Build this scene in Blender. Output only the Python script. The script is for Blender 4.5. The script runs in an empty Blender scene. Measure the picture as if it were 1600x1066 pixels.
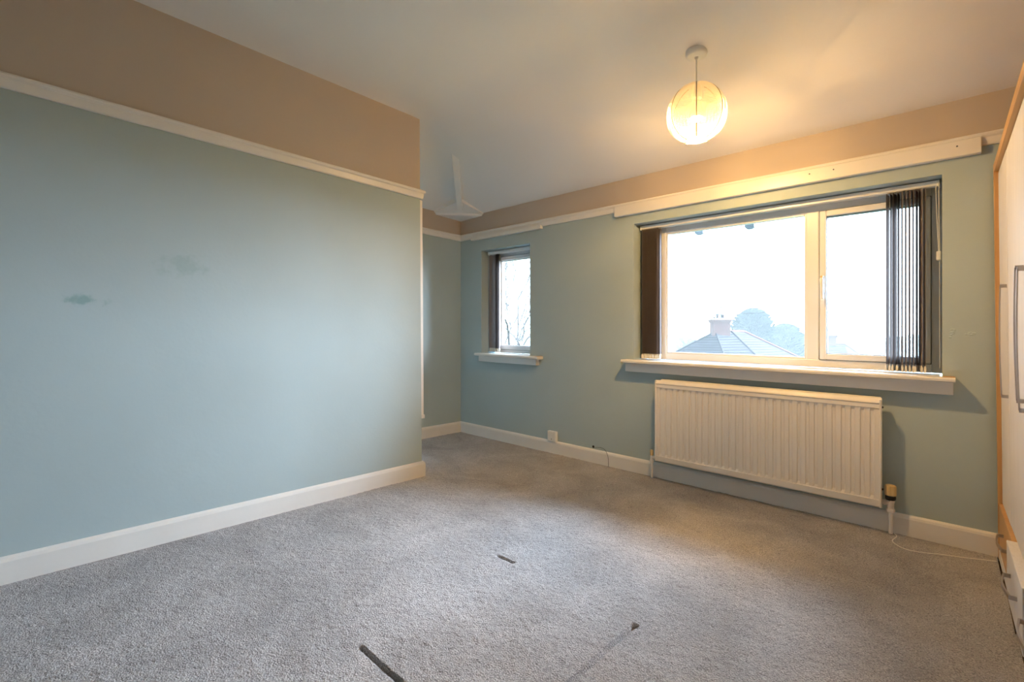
import bpy, bmesh, math, random
import numpy as np
from mathutils import Vector, Matrix, Euler

SC = bpy.context.scene
COL = SC.collection
R = math.radians
rnd = random.Random(7)

# ---------------------------------------------------------------- camera, sky, light, exposure
EYE = 1.05                                   # eye height over the floor
cam_d = bpy.data.cameras.new('camera')
cam_d.sensor_width = 36.0
cam_d.lens = 739.5 * 36.0 / 1600.0
cam_d.clip_start = 0.02
cam_d.clip_end = 600
cam = bpy.data.objects.new('camera', cam_d)
COL.objects.link(cam)
cam.location = (0, 0, EYE)
cam.rotation_euler = (R(90), 0, math.asin(0.6806))
SC.camera = cam

SKY = 5.0
w = bpy.data.worlds.new('overcast_sky')
SC.world = w
w.use_nodes = True
w.node_tree.nodes['Background'].inputs[0].default_value = (0.64, 0.82, 1.0, 1)
w.node_tree.nodes['Background'].inputs[1].default_value = SKY

sun_d = bpy.data.lights.new('hazy_sun', 'SUN')   # the bright part of the fog, very soft
sun_d.energy = 64.0
sun_d.angle = R(70)
sun_d.color = (0.66, 0.81, 1.0)
sun = bpy.data.objects.new('hazy_sun', sun_d)
COL.objects.link(sun)
sun.location = (6, 20, 14)
sun.rotation_euler = Vector((-0.52, -0.70, -0.46)).to_track_quat('-Z', 'Y').to_euler()

SC.view_settings.view_transform = 'Standard'
SC.view_settings.look = 'None'
SC.view_settings.gamma = 1.0
SC.view_settings.use_curve_mapping = False
SC.view_settings.exposure = 0.30
BULB_W = 44.0

# ---------------------------------------------------------------- room frame
# the old house has settled: floor, rails and sills run down to the right by 1.3 degrees
KX, KY = -0.02273, 0.00149
def S(p):
    return Vector((p[0], p[1], p[2] + KX * p[0] + KY * p[1]))

W = 3.302          # inner face of the window wall
L = -2.823         # face of the left wall
AL = -3.808        # alcove wall
RAIL0, RAIL1 = 2.012, 2.072
FLAT = 2.598       # flat part of the ceiling
EAVE = 2.27

# ---------------------------------------------------------------- materials
def nmat(name):
    m = bpy.data.materials.new(name)
    m.use_nodes = True
    nt = m.node_tree
    return m, nt, nt.nodes['Principled BSDF']

def N(nt, typ, **kw):
    n = nt.nodes.new(typ)
    for k, v in kw.items():
        if k in n.inputs:
            n.inputs[k].default_value = v
        else:
            setattr(n, k, v)
    return n

def paint(name, col, rough=0.6, bump=0.0, scale=40.0, vary=0.0, vscale=3.0, spec=0.3):
    m, nt, b = nmat(name)
    b.inputs['Base Color'].default_value = (*col, 1)
    b.inputs['Roughness'].default_value = rough
    b.inputs['Specular IOR Level'].default_value = spec
    tc = N(nt, 'ShaderNodeTexCoord')
    if bump:
        n = N(nt, 'ShaderNodeTexNoise', Scale=scale, Detail=4.0)
        nt.links.new(tc.outputs['Object'], n.inputs['Vector'])
        bp = N(nt, 'ShaderNodeBump', Strength=bump, Distance=0.004)
        nt.links.new(n.outputs['Fac'], bp.inputs['Height'])
        nt.links.new(bp.outputs['Normal'], b.inputs['Normal'])
    if vary:
        n = N(nt, 'ShaderNodeTexNoise', Scale=vscale, Detail=5.0)
        nt.links.new(tc.outputs['Object'], n.inputs['Vector'])
        r = N(nt, 'ShaderNodeMapRange')
        r.inputs['To Min'].default_value = 1 - vary
        r.inputs['To Max'].default_value = 1 + vary
        nt.links.new(n.outputs['Fac'], r.inputs['Value'])
        mx = N(nt, 'ShaderNodeVectorMath', operation='SCALE')
        mx.inputs[0].default_value = col
        nt.links.new(r.outputs['Result'], mx.inputs['Scale'])
        nt.links.new(mx.outputs['Vector'], b.inputs['Base Color'])
    return m

TEAL = (0.405, 0.487, 0.503)
def wall_paint():
    """teal emulsion with scuffs, filler spots and fine roller relief"""
    m, nt, b = nmat('teal_wall_paint')
    b.inputs['Roughness'].default_value = 0.62
    b.inputs['Specular IOR Level'].default_value = 0.25
    tc = N(nt, 'ShaderNodeTexCoord')
    P = tc.outputs['Object']
    n1 = N(nt, 'ShaderNodeTexNoise', Scale=2.2, Detail=6.0)
    nt.links.new(P, n1.inputs['Vector'])
    r = N(nt, 'ShaderNodeMapRange')
    r.inputs['To Min'].default_value = 0.94
    r.inputs['To Max'].default_value = 1.06
    nt.links.new(n1.outputs['Fac'], r.inputs['Value'])
    base = N(nt, 'ShaderNodeVectorMath', operation='SCALE')
    base.inputs[0].default_value = TEAL
    nt.links.new(r.outputs['Result'], base.inputs['Scale'])
    cur = base.outputs['Vector']
    n2 = N(nt, 'ShaderNodeTexNoise', Scale=26.0, Detail=5.0)
    nt.links.new(P, n2.inputs['Vector'])
    # scuffs: centre, radii, tint
    for c, rad, tint, amt in (((L, 0.245, 1.168), (0.1, 0.085, 0.030), (0.20, 0.33, 0.33), 0.75),
                              ((L, 0.62, 1.36), (0.1, 0.12, 0.07), (0.25, 0.36, 0.35), 0.35),
                              ((-3.0, W, 0.42), (0.16, 0.1, 0.14), (0.40, 0.50, 0.50), 0.35)):
        c = S(c)
        sub = N(nt, 'ShaderNodeVectorMath', operation='SUBTRACT')
        sub.inputs[1].default_value = c
        nt.links.new(P, sub.inputs[0])
        dv = N(nt, 'ShaderNodeVectorMath', operation='DIVIDE')
        dv.inputs[1].default_value = rad
        nt.links.new(sub.outputs[0], dv.inputs[0])
        ln = N(nt, 'ShaderNodeVectorMath', operation='LENGTH')
        nt.links.new(dv.outputs[0], ln.inputs[0])
        ad = N(nt, 'ShaderNodeMath', operation='MULTIPLY_ADD')
        ad.inputs[1].default_value = 2.2
        nt.links.new(n2.outputs['Fac'], ad.inputs[0])
        nt.links.new(ln.outputs['Value'], ad.inputs[2])
        mr = N(nt, 'ShaderNodeMapRange', interpolation_type='SMOOTHSTEP')
        mr.inputs['From Min'].default_value = 1.35
        mr.inputs['From Max'].default_value = 2.1
        mr.inputs['To Min'].default_value = amt
        mr.inputs['To Max'].default_value = 0.0
        nt.links.new(ad.outputs[0], mr.inputs['Value'])
        mx = N(nt, 'ShaderNodeMix', data_type='RGBA')
        nt.links.new(mr.outputs['Result'], mx.inputs[0])
        nt.links.new(cur, mx.inputs[6])
        mx.inputs[7].default_value = (*tint, 1)
        cur = mx.outputs[2]
    nt.links.new(cur, b.inputs['Base Color'])
    n3 = N(nt, 'ShaderNodeTexNoise', Scale=55.0, Detail=4.0)
    nt.links.new(P, n3.inputs['Vector'])
    n4 = N(nt, 'ShaderNodeTexNoise', Scale=3.5, Detail=2.0)
    nt.links.new(P, n4.inputs['Vector'])
    bp = N(nt, 'ShaderNodeBump', Strength=0.12, Distance=0.004)
    nt.links.new(n3.outputs['Fac'], bp.inputs['Height'])
    bp2 = N(nt, 'ShaderNodeBump', Strength=0.25, Distance=0.02)
    nt.links.new(n4.outputs['Fac'], bp2.inputs['Height'])
    nt.links.new(bp.outputs['Normal'], bp2.inputs['Normal'])
    nt.links.new(bp2.outputs['Normal'], b.inputs['Normal'])
    return m

def wood(name, c0, c1, rough=0.35, axis='Z', scale=60.0, spec=0.5):
    m, nt, b = nmat(name)
    b.inputs['Roughness'].default_value = rough
    b.inputs['Specular IOR Level'].default_value = spec
    tc = N(nt, 'ShaderNodeTexCoord')
    mp = N(nt, 'ShaderNodeMapping')
    sc = {'Z': (1, 1, 0.03), 'Y': (1, 0.03, 1), 'X': (0.03, 1, 1)}[axis]
    mp.inputs['Scale'].default_value = sc
    nt.links.new(tc.outputs['Object'], mp.inputs['Vector'])
    n = N(nt, 'ShaderNodeTexNoise', Scale=scale, Detail=6.0, Roughness=0.6)
    nt.links.new(mp.outputs['Vector'], n.inputs['Vector'])
    cr = N(nt, 'ShaderNodeValToRGB')
    cr.color_ramp.elements[0].position = 0.35
    cr.color_ramp.elements[0].color = (*c0, 1)
    cr.color_ramp.elements[1].position = 0.65
    cr.color_ramp.elements[1].color = (*c1, 1)
    nt.links.new(n.outputs['Fac'], cr.inputs['Fac'])
    nt.links.new(cr.outputs['Color'], b.inputs['Base Color'])
    return m

def metal(name, col, rough=0.3):
    m, nt, b = nmat(name)
    b.inputs['Base Color'].default_value = (*col, 1)
    b.inputs['Metallic'].default_value = 1.0
    b.inputs['Roughness'].default_value = rough
    return m

def sheer(name, col, trans, rough=0.8):
    """thin cloth or string: diffuse plus translucent"""
    m = bpy.data.materials.new(name)
    m.use_nodes = True
    nt = m.node_tree
    nt.nodes.clear()
    o = N(nt, 'ShaderNodeOutputMaterial')
    d = N(nt, 'ShaderNodeBsdfDiffuse')
    d.inputs[0].default_value = (*col, 1)
    t = N(nt, 'ShaderNodeBsdfTranslucent')
    t.inputs[0].default_value = (*col, 1)
    mx = N(nt, 'ShaderNodeMixShader')
    mx.inputs[0].default_value = trans
    nt.links.new(d.outputs[0], mx.inputs[1])
    nt.links.new(t.outputs[0], mx.inputs[2])
    nt.links.new(mx.outputs[0], o.inputs[0])
    return m

def glass_mat():
    m = bpy.data.materials.new('window_glass')
    m.use_nodes = True
    nt = m.node_tree
    nt.nodes.clear()
    o = N(nt, 'ShaderNodeOutputMaterial')
    t = N(nt, 'ShaderNodeBsdfTransparent')
    t.inputs[0].default_value = (0.97, 0.985, 0.98, 1)
    g = N(nt, 'ShaderNodeBsdfGlossy')
    g.inputs['Roughness'].default_value = 0.0
    fr = N(nt, 'ShaderNodeFresnel', IOR=1.3)
    mx = N(nt, 'ShaderNodeMixShader')
    nt.links.new(fr.outputs[0], mx.inputs[0])
    nt.links.new(t.outputs[0], mx.inputs[1])
    nt.links.new(g.outputs[0], mx.inputs[2])
    nt.links.new(mx.outputs[0], o.inputs[0])
    return m

M_TEAL = wall_paint()
M_BEIGE = paint('beige_wall_paint', (0.50, 0.428, 0.365), 0.65, 0.12, 55, 0.05, 2.0)
M_CEIL = paint('ceiling_white', (0.83, 0.815, 0.80), 0.7, 0.10, 40, 0.02, 1.5)
M_TRIM = paint('white_gloss_trim', (0.76, 0.735, 0.70), 0.35, 0.10, 25, 0.04, 9.0, 0.5)
M_UPVC = paint('white_upvc', (0.80, 0.81, 0.82), 0.3, 0, spec=0.5)
M_SILLW = paint('bare_wood_chip', (0.50, 0.27, 0.08), 0.6)
M_RAD = paint('radiator_enamel', (0.80, 0.755, 0.69), 0.3, 0, spec=0.5)
M_PIPE = paint('painted_pipe', (0.74, 0.70, 0.66), 0.35)
M_CREAM = paint('cream_plastic', (0.68, 0.50, 0.24), 0.4)
M_BLACK = paint('black_plastic', (0.02, 0.02, 0.022), 0.35)
M_CHROME = metal('chrome', (0.75, 0.75, 0.76), 0.2)
M_STEEL = metal('brushed_steel', (0.55, 0.51, 0.50), 0.32)
M_WPLAS = paint('white_plastic', (0.78, 0.77, 0.73), 0.4)
M_GASKET = paint('gasket_grey', (0.10, 0.11, 0.12), 0.6)
M_BEECH = wood('beech_frame', (0.48, 0.26, 0.095), (0.59, 0.345, 0.14), 0.38)
M_BEECHY = wood('beech_frame_top', (0.48, 0.26, 0.095), (0.59, 0.345, 0.14), 0.38, 'Y')
M_DOOR = wood('pale_maple_door', (0.68, 0.665, 0.69), (0.76, 0.745, 0.77), 0.5, 'Z', 110, 0.2)
M_OAK = wood('mid_brown_wood', (0.26, 0.15, 0.09), (0.36, 0.22, 0.14), 0.4)
M_WALNUT = wood('dark_inner_wood', (0.10, 0.05, 0.03), (0.17, 0.09, 0.055), 0.5)
M_SLAT = sheer('blind_fabric', (0.26, 0.225, 0.22), 0.2)
M_STRING = sheer('shade_string', (0.88, 0.85, 0.78), 0.5)
M_GLASS = glass_mat()
M_SUB = wood('subfloor_boards', (0.12, 0.07, 0.04), (0.2, 0.12, 0.07), 0.7, 'X', 20)
M_ROOFT = paint('roof_tile', (0.050, 0.046, 0.052), 0.9, 0.3, 6, 0.25, 5, 0.0)
M_RIDGE = paint('ridge_tile', (0.10, 0.055, 0.055), 0.9, spec=0.0)
M_LEAD = paint('lead_flashing', (0.07, 0.09, 0.09), 0.6)
M_POT = paint('clay_pot', (0.06, 0.035, 0.035), 0.8)
M_RENDER = paint('house_render', (0.45, 0.42, 0.38), 0.8)
M_CONIF = paint('conifer_green', (0.022, 0.040, 0.036), 0.9, 0, vary=0.3, vscale=2, spec=0.0)
M_BARK = paint('winter_bark', (0.06, 0.055, 0.055), 0.8)
M_GRASS = paint('garden_grass', (0.06, 0.10, 0.04), 0.9, 0, vary=0.3, vscale=0.5)
M_GREYM = paint('grey_metal', (0.12, 0.13, 0.15), 0.5)
M_RIM = paint('backlit_rim_wire', (0.30, 0.26, 0.20), 0.5)  # rims' unlit outer side, seen against the glow, painted in as a dark colour
M_HOLE = paint('dark_hole', (0.02, 0.015, 0.012), 0.9)

def brick_mat():
    m, nt, b = nmat('chimney_brick')
    b.inputs['Roughness'].default_value = 0.85
    tc = N(nt, 'ShaderNodeTexCoord')
    mp = N(nt, 'ShaderNodeMapping')
    mp.inputs['Rotation'].default_value = (R(90), 0, 0)
    nt.links.new(tc.outputs['Object'], mp.inputs['Vector'])
    br = N(nt, 'ShaderNodeTexBrick', Scale=4.6)
    br.inputs['Color1'].default_value = (0.09, 0.03, 0.025, 1)
    br.inputs['Color2'].default_value = (0.07, 0.025, 0.02, 1)
    br.inputs['Mortar'].default_value = (0.10, 0.06, 0.055, 1)
    nt.links.new(mp.outputs['Vector'], br.inputs['Vector'])
    nt.links.new(br.outputs['Color'], b.inputs['Base Color'])
    return m
M_BRICK = brick_mat()

def carpet_mat():
    m, nt, b = nmat('grey_twist_carpet')
    b.inputs['Roughness'].default_value = 0.95
    b.inputs['Specular IOR Level'].default_value = 0.05
    b.inputs['Sheen Weight'].default_value = 0.15
    tc = N(nt, 'ShaderNodeTexCoord')
    P = tc.outputs['Object']
    n1 = N(nt, 'ShaderNodeTexNoise', Scale=210.0, Detail=3.0, Roughness=0.75)
    nt.links.new(P, n1.inputs['Vector'])
    cr = N(nt, 'ShaderNodeValToRGB')
    cr.color_ramp.elements[0].position = 0.30
    cr.color_ramp.elements[0].color = (0.13, 0.125, 0.13, 1)
    cr.color_ramp.elements[1].position = 0.66
    cr.color_ramp.elements[1].color = (0.60, 0.58, 0.59, 1)
    nt.links.new(n1.outputs['Fac'], cr.inputs['Fac'])
    n2 = N(nt, 'ShaderNodeTexNoise', Scale=3.0, Detail=6.0, Roughness=0.65, Distortion=0.6)
    nt.links.new(P, n2.inputs['Vector'])
    r = N(nt, 'ShaderNodeMapRange')
    r.inputs['From Min'].default_value = 0.3
    r.inputs['From Max'].default_value = 0.7
    r.inputs['To Min'].default_value = 0.74
    r.inputs['To Max'].default_value = 1.14
    nt.links.new(n2.outputs['Fac'], r.inputs['Value'])
    mx = N(nt, 'ShaderNodeVectorMath', operation='SCALE')
    nt.links.new(cr.outputs['Color'], mx.inputs[0])
    nt.links.new(r.outputs['Result'], mx.inputs['Scale'])
    nt.links.new(mx.outputs['Vector'], b.inputs['Base Color'])
    n3 = N(nt, 'ShaderNodeTexNoise', Scale=190.0, Detail=3.0)
    nt.links.new(P, n3.inputs['Vector'])
    bp = N(nt, 'ShaderNodeBump', Strength=1.0, Distance=0.006)
    nt.links.new(n3.outputs['Fac'], bp.inputs['Height'])
    nt.links.new(bp.outputs['Normal'], b.inputs['Normal'])
    return m
M_CARPET = carpet_mat()

# ---------------------------------------------------------------- mesh builder
class MB:
    def __init__(self):
        self.v, self.f, self.mi = [], [], []
    def add(self, vs, fs, mi=0):
        b = len(self.v)
        self.v += [Vector(p) for p in vs]
        for f in fs:
            self.f.append(tuple(b + i for i in f))
            self.mi.append(mi)
        return self
    def box(self, x0, x1, y0, y1, z0, z1, mi=0):
        vs = [(x, y, z) for z in (z0, z1) for y in (y0, y1) for x in (x0, x1)]
        return self.add(vs, [(0, 2, 3, 1), (4, 5, 7, 6), (0, 1, 5, 4), (2, 6, 7, 3), (0, 4, 6, 2), (1, 3, 7, 5)], mi)
    def extrude(self, prof, a, b, mi=0, closed=True):
        """profile points (u, w) -> a(u, w) and b(u, w): two end rings"""
        n = len(prof)
        vs = [a(*p) for p in prof] + [b(*p) for p in prof]
        fs = [(i, (i + 1) % n, n + (i + 1) % n, n + i) for i in range(n if closed else n - 1)]
        if closed:
            fs += [tuple(range(n))[::-1], tuple(range(n, 2 * n))]
        return self.add(vs, fs, mi)
    def tube(self, pts, r, seg=6, mi=0, cap=True):
        pts = [Vector(p) for p in pts]
        n = len(pts)
        rs = r if isinstance(r, (list, tuple)) else [r] * n
        vs, up = [], None
        for i, p in enumerate(pts):
            t = (pts[min(i + 1, n - 1)] - pts[max(i - 1, 0)])
            if t.length < 1e-9:
                t = Vector((0, 0, 1))
            t.normalize()
            if up is None:
                up = t.orthogonal().normalized()
            u = (up - t * up.dot(t))
            if u.length < 1e-6:
                u = t.orthogonal()
            u.normalize()
            up = u
            s = t.cross(u)
            for k in range(seg):
                a = 2 * math.pi * k / seg
                vs.append(p + (u * math.cos(a) + s * math.sin(a)) * rs[i])
        fs = [(i * seg + k, i * seg + (k + 1) % seg, (i + 1) * seg + (k + 1) % seg, (i + 1) * seg + k)
              for i in range(n - 1) for k in range(seg)]
        if cap:
            fs += [tuple(range(seg))[::-1], tuple(range((n - 1) * seg, n * seg))]
        return self.add(vs, fs, mi)
    def lathe(self, c, prof, seg=24, mi=0, wob=None):
        """profile (radius, height) about the vertical through c"""
        vs = []
        for r, h in prof:
            for k in range(seg):
                a = 2 * math.pi * k / seg
                q = r * (wob(k) if wob else 1)
                vs.append((c[0] + q * math.cos(a), c[1] + q * math.sin(a), c[2] + h))
        n = len(prof)
        fs = [(i * seg + k, i * seg + (k + 1) % seg, (i + 1) * seg + (k + 1) % seg, (i + 1) * seg + k)
              for i in range(n - 1) for k in range(seg)]
        fs += [tuple(range(seg))[::-1], tuple(range((n - 1) * seg, n * seg))]
        return self.add(vs, fs, mi)
    def build(self, name, mat, parent=None, base=None, room=True, bevel=0.0, smooth=False, fn=None, segs=2):
        """link as one object; base (room coordinates) is its origin when top-level"""
        off = Vector((0, 0, 0))
        q = parent
        while q is not None:
            off += Vector(q.get('_o', (0, 0, 0)))
            q = q.parent
        if base is not None:
            o_ = S(base) if room else Vector(base)
        else:
            o_ = Vector((0, 0, 0))
        vs = [(S(fn(p)) if room else Vector(fn(p))) if fn else (S(p) if room else Vector(p)) for p in self.v]
        vs = [p - off - o_ for p in vs]
        me = bpy.data.meshes.new(name)
        me.from_pydata(vs, [], self.f)
        for m in (mat if isinstance(mat, (list, tuple)) else [mat]):
            me.materials.append(m)
        if any(self.mi):
            me.polygons.foreach_set('material_index', self.mi)
        bm = bmesh.new()
        bm.from_mesh(me)
        bmesh.ops.recalc_face_normals(bm, faces=bm.faces)
        if bevel:
            es = [e for e in bm.edges if len(e.link_faces) == 2 and e.calc_face_angle(0) > 0.5]
            bmesh.ops.bevel(bm, geom=es, offset=bevel, segments=segs, affect='EDGES', profile=0.5, clamp_overlap=True)
        if smooth:
            for f in bm.faces:
                f.smooth = True
            for e in bm.edges:
                if len(e.link_faces) == 2 and e.calc_face_angle(0) > 0.7:
                    e.smooth = False
        bm.to_mesh(me)
        bm.free()
        o = bpy.data.objects.new(name, me)
        COL.objects.link(o)
        o.location = o_
        o['_o'] = tuple(o_)
        if parent is not None:
            o.parent = parent
        return o

def tag(o, label=None, cat=None, group=None, kind=None):
    if label: o['label'] = label
    if cat: o['category'] = cat
    if group: o['group'] = group
    if kind: o['kind'] = kind
    return o

def empty(name, base, room=True):
    o = bpy.data.objects.new(name, None)
    COL.objects.link(o)
    o.empty_display_size = 0.05
    o.location = S(base) if room else Vector(base)
    o['_o'] = tuple(o.location)
    return o

def cells(mb, xs, ys, zs, full, mat_of=None):
    """solid made of grid cells; only its outer faces are made"""
    nx, ny, nz = len(xs) - 1, len(ys) - 1, len(zs) - 1
    F = {(i, j, k): bool(full(i, j, k)) for i in range(nx) for j in range(ny) for k in range(nz)}
    idx = {}
    def vid(i, j, k):
        if (i, j, k) not in idx:
            idx[(i, j, k)] = len(mb.v)
            mb.v.append(Vector((xs[i], ys[j], zs[k])))
        return idx[(i, j, k)]
    for (i, j, k), on in F.items():
        if not on:
            continue
        for d, q in (((-1, 0, 0), ((0,0,0),(0,0,1),(0,1,1),(0,1,0))), ((1, 0, 0), ((1,0,0),(1,1,0),(1,1,1),(1,0,1))),
                     ((0, -1, 0), ((0,0,0),(1,0,0),(1,0,1),(0,0,1))), ((0, 1, 0), ((0,1,0),(0,1,1),(1,1,1),(1,1,0))),
                     ((0, 0, -1), ((0,0,0),(0,1,0),(1,1,0),(1,0,0))), ((0, 0, 1), ((0,0,1),(1,0,1),(1,1,1),(0,1,1)))):
            if F.get((i + d[0], j + d[1], k + d[2])):
                continue
            mb.f.append(tuple(vid(i + a, j + b, k + c) for a, b, c in q))
            mb.mi.append(mat_of(i, j, k) if mat_of else 0)
    return mb

# ---------------------------------------------------------------- walls
TOP = 2.75
W1 = (-1.789, -0.036, 0.835, 1.905)      # main window opening: x0 x1 z0 z1
W2 = (-3.490, -2.842, 0.820, 1.881)      # small window opening
WT = 0.28
def struct(o):
    o['kind'] = 'structure'
    return o

m = MB()
xs = [AL - 0.25, W2[0], W2[1], W1[0], W1[1], 1.2]
zs = sorted({-0.1, W1[2], W2[2], W1[3], W2[3], RAIL0 + 0.03, TOP})
def full(i, j, k):
    xc, zc = (xs[i] + xs[i + 1]) / 2, (zs[k] + zs[k + 1]) / 2
    for o in (W1, W2):
        if o[0] < xc < o[1] and o[2] < zc < o[3]:
            return False
    return True
cells(m, xs, [W, W + WT], zs, full, lambda i, j, k: 1 if zs[k] > 2.0 else 0)
struct(m.build('wall_window', [M_TEAL, M_BEIGE]))

m = MB()
cells(m, [AL - 0.2, L], [-1.25, 2.065], [-0.1, RAIL0 + 0.03, TOP], lambda *a: True, lambda i, j, k: 1 if k else 0)
struct(m.build('wall_left', [M_TEAL, M_BEIGE], fn=lambda p: Vector((p.x, (2.076 - 0.0080 * max(p.z, 0)) if p.y > 2 else p.y, p.z))))
m = MB()
cells(m, [AL - 0.2, AL], [2.0, W + 0.01], [-0.1, RAIL0 + 0.03, TOP], lambda *a: True, lambda i, j, k: 1 if k else 0)
struct(m.build('wall_alcove', [M_TEAL, M_BEIGE]))
m = MB()
cells(m, [0.80, 1.0], [-1.25, W + 0.01], [-0.1, RAIL0 + 0.03, TOP], lambda *a: True, lambda i, j, k: 1 if k else 0)
struct(m.build('wall_right', [M_TEAL, M_BEIGE]))
m = MB()
bx, bz = [AL - 0.2, 1.0], [-0.1, RAIL0 + 0.03, TOP]
cells(m, bx, [-1.45, -1.25], bz, lambda *a: True, lambda i, j, k: 1 if k else 0)
struct(m.build('wall_back', [M_TEAL, M_BEIGE]))

# ---------------------------------------------------------------- ceiling: flat, falling to both outer walls
def smin(a, b, k):
    h = max(k - abs(a - b), 0) / k
    return min(a, b) - h * h * k * 0.25
def ceil_z(x, y):
    s1 = EAVE - 0.012 + (W - y) * 0.275 + 0.012 * max(0, min(1, (x + 3.5) / 3.7))
    s2 = EAVE - 0.005 + (x - AL) * 0.335
    return smin(smin(s1, s2, 0.03), FLAT + 0.005, 0.03)
m = MB()
gx = np.linspace(AL - 0.02, 1.0, 98)
gy = np.linspace(-1.3, W + 0.02, 94)
vs = [(x, y, ceil_z(x, y)) for y in gy for x in gx]
nx = len(gx)
fs = [(j * nx + i, j * nx + i + 1, (j + 1) * nx + i + 1, (j + 1) * nx + i) for j in range(len(gy) - 1) for i in range(nx - 1)]
m.add(vs, fs)
nb = len(vs)
m.add([(x, y, z + 0.12) for x, y, z in vs], fs)
o = struct(m.build('ceiling', M_CEIL, smooth=True))

# boxed-in hip rafter running up the ceiling out of the corner, with a plaster gusset at its foot
def hip(t):                                  # plan point on the hip
    return AL + 0.012 + t * 1.02, W - t * 0.97
m = MB()
A_, B_, C_ = (AL - 0.01, 2.965, 2.232), (-3.475, W + 0.01, 2.232), (AL - 0.01, W + 0.01, 2.222)
hx, hy = hip(0.33)
T_ = (hx, hy, ceil_z(hx, hy) - 0.035)
T2 = (hx, hy, ceil_z(hx, hy) + 0.04)
A1, B1, C1 = (AL - 0.01, 2.935, 2.285), (-3.445, W + 0.01, 2.285), (AL, W, 2.5)
A0, B0 = (AL - 0.01, 2.95, 2.25), (-3.46, W + 0.01, 2.25)
m.add([A_, B_, C_, A0, B0, T_, A1, B1, T2],
      [(0, 2, 1), (0, 1, 4, 3), (3, 4, 5), (3, 5, 8, 6), (4, 7, 8, 5)])
struct(m.build('trim_8', M_CEIL))
m = MB()
ring = []
for t, dep, hw in ((0.24, 0.080, 0.026), (0.5, 0.060, 0.028), (0.70, 0.035, 0.030), (0.86, -0.01, 0.032)):
    x, y = hip(t)
    z = ceil_z(x, y)
    d = hw * 0.707
    ring.append([(x - d, y - d, z + 0.05), (x - d, y - d, z - dep), (x + d, y + d, z - dep), (x + d, y + d, z + 0.05)])
vs = [p for r_ in ring for p in r_]
fs = [(i * 4 + k, i * 4 + (k + 1) % 4, (i + 1) * 4 + (k + 1) % 4, (i + 1) * 4 + k) for i in range(3) for k in range(4)]
m.add(vs, fs + [(0, 1, 2, 3), (12, 15, 14, 13)])
struct(m.build('trim_9', M_CEIL, bevel=0.006))

# ---------------------------------------------------------------- rails, skirting
RAILP = [(0, 0), (0.012, 0), (0.016, 0.006), (0.020, 0.036), (0.028, 0.044), (0.030, 0.052), (0.026, 0.060), (0, 0.060)]
SKIRT = [(0, 0), (0.018, 0), (0.018, 0.090), (0.014, 0.102), (0.006, 0.110), (0, 0.110)]
def moulding(name, prof, pts, z0, mat, inward):
    """run a profile along a plan polyline; inward gives the room-side normal of each leg, joints mitred"""
    m = MB()
    n = len(pts)
    rings = []
    for i, p in enumerate(pts):
        na = Vector(inward[max(i - 1, 0)] if i else inward[0])
        nb_ = Vector(inward[min(i, n - 2)])
        if i == 0: na = nb_
        if i == n - 1: nb_ = na
        mdir = na + nb_ if (na - nb_).length > 1e-6 else na
        rings.append([(p[0] + mdir.x * u, p[1] + mdir.y * u, z0 + z) for u, z in prof])
    k = len(prof)
    vs = [q for r_ in rings for q in r_]
    fs = [(i * k + a, i * k + (a + 1) % k, (i + 1) * k + (a + 1) % k, (i + 1) * k + a) for i in range(n - 1) for a in range(k)]
    fs += [tuple(range(k))[::-1], tuple(range((n - 1) * k, n * k))]
    m.add(vs, fs)
    return struct(m.build(name, mat))
moulding('trim_1', RAILP, [(L, -1.25), (L, 2.060), (L - 0.30, 2.060)], RAIL0, M_TRIM, [(1, 0), (0, 1)])
moulding('trim_2', RAILP, [(AL, 2.06), (AL, W), (0.80, W)], RAIL0, M_TRIM, [(1, 0), (0, -1)])
moulding('baseboard_left', SKIRT, [(L, -1.25), (L, 2.077), (L - 0.30, 2.077)], 0, M_TRIM, [(1, 0), (0, 1)])
moulding('baseboard_alcove', SKIRT, [(AL, 2.06), (AL, W - 0.001)], 0, M_TRIM, [(1, 0)])
moulding('baseboard_window', SKIRT, [(AL + 0.002, W), (0.80, W)], 0, M_TRIM, [(0, -1)])
# curtain battens screwed under the rail
m = MB()
m.box(-3.613, -2.689, W - 0.036, W, 1.990, 2.022)
struct(m.build('trim_3', M_TRIM, bevel=0.003))
m = MB()
m.box(-1.942, 0.108, W - 0.034, W, 1.975, 2.052)
struct(m.build('trim_4', M_TRIM, bevel=0.003))
# screw heads in the long batten
for x in (-0.62, -0.50, 0.02):
    m = MB()
    for a in range(10):
        pass
    m.lathe((0, 0, 0), [(0.004, 0), (0.004, 0.0025)], 10)
    o = m.build('screw', M_GREYM, room=True, fn=lambda p, x=x: Vector((x + p.x, W - 0.034 - p.z, 2.025 + p.y)))
    o.parent = bpy.data.objects['trim_4']
# white corner conduit on the end of the left wall
m = MB()
m.box(L - 0.045, L - 0.003, 2.062, 2.087, 0.435, RAIL0 - 0.004)
m.box(L - 0.05, L + 0.000, 2.062, 2.094, 0.418, 0.445)
struct(m.build('trim_5', M_TRIM, bevel=0.003, fn=lambda p: Vector((p.x, p.y + 0.012 - 0.008 * p.z, p.z))))

# ---------------------------------------------------------------- floor and carpet
m = MB()
m.box(AL - 0.2, 1.0, -1.3, W + 0.05, -0.14, -0.022)
struct(m.build('floor', M_SUB))

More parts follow.
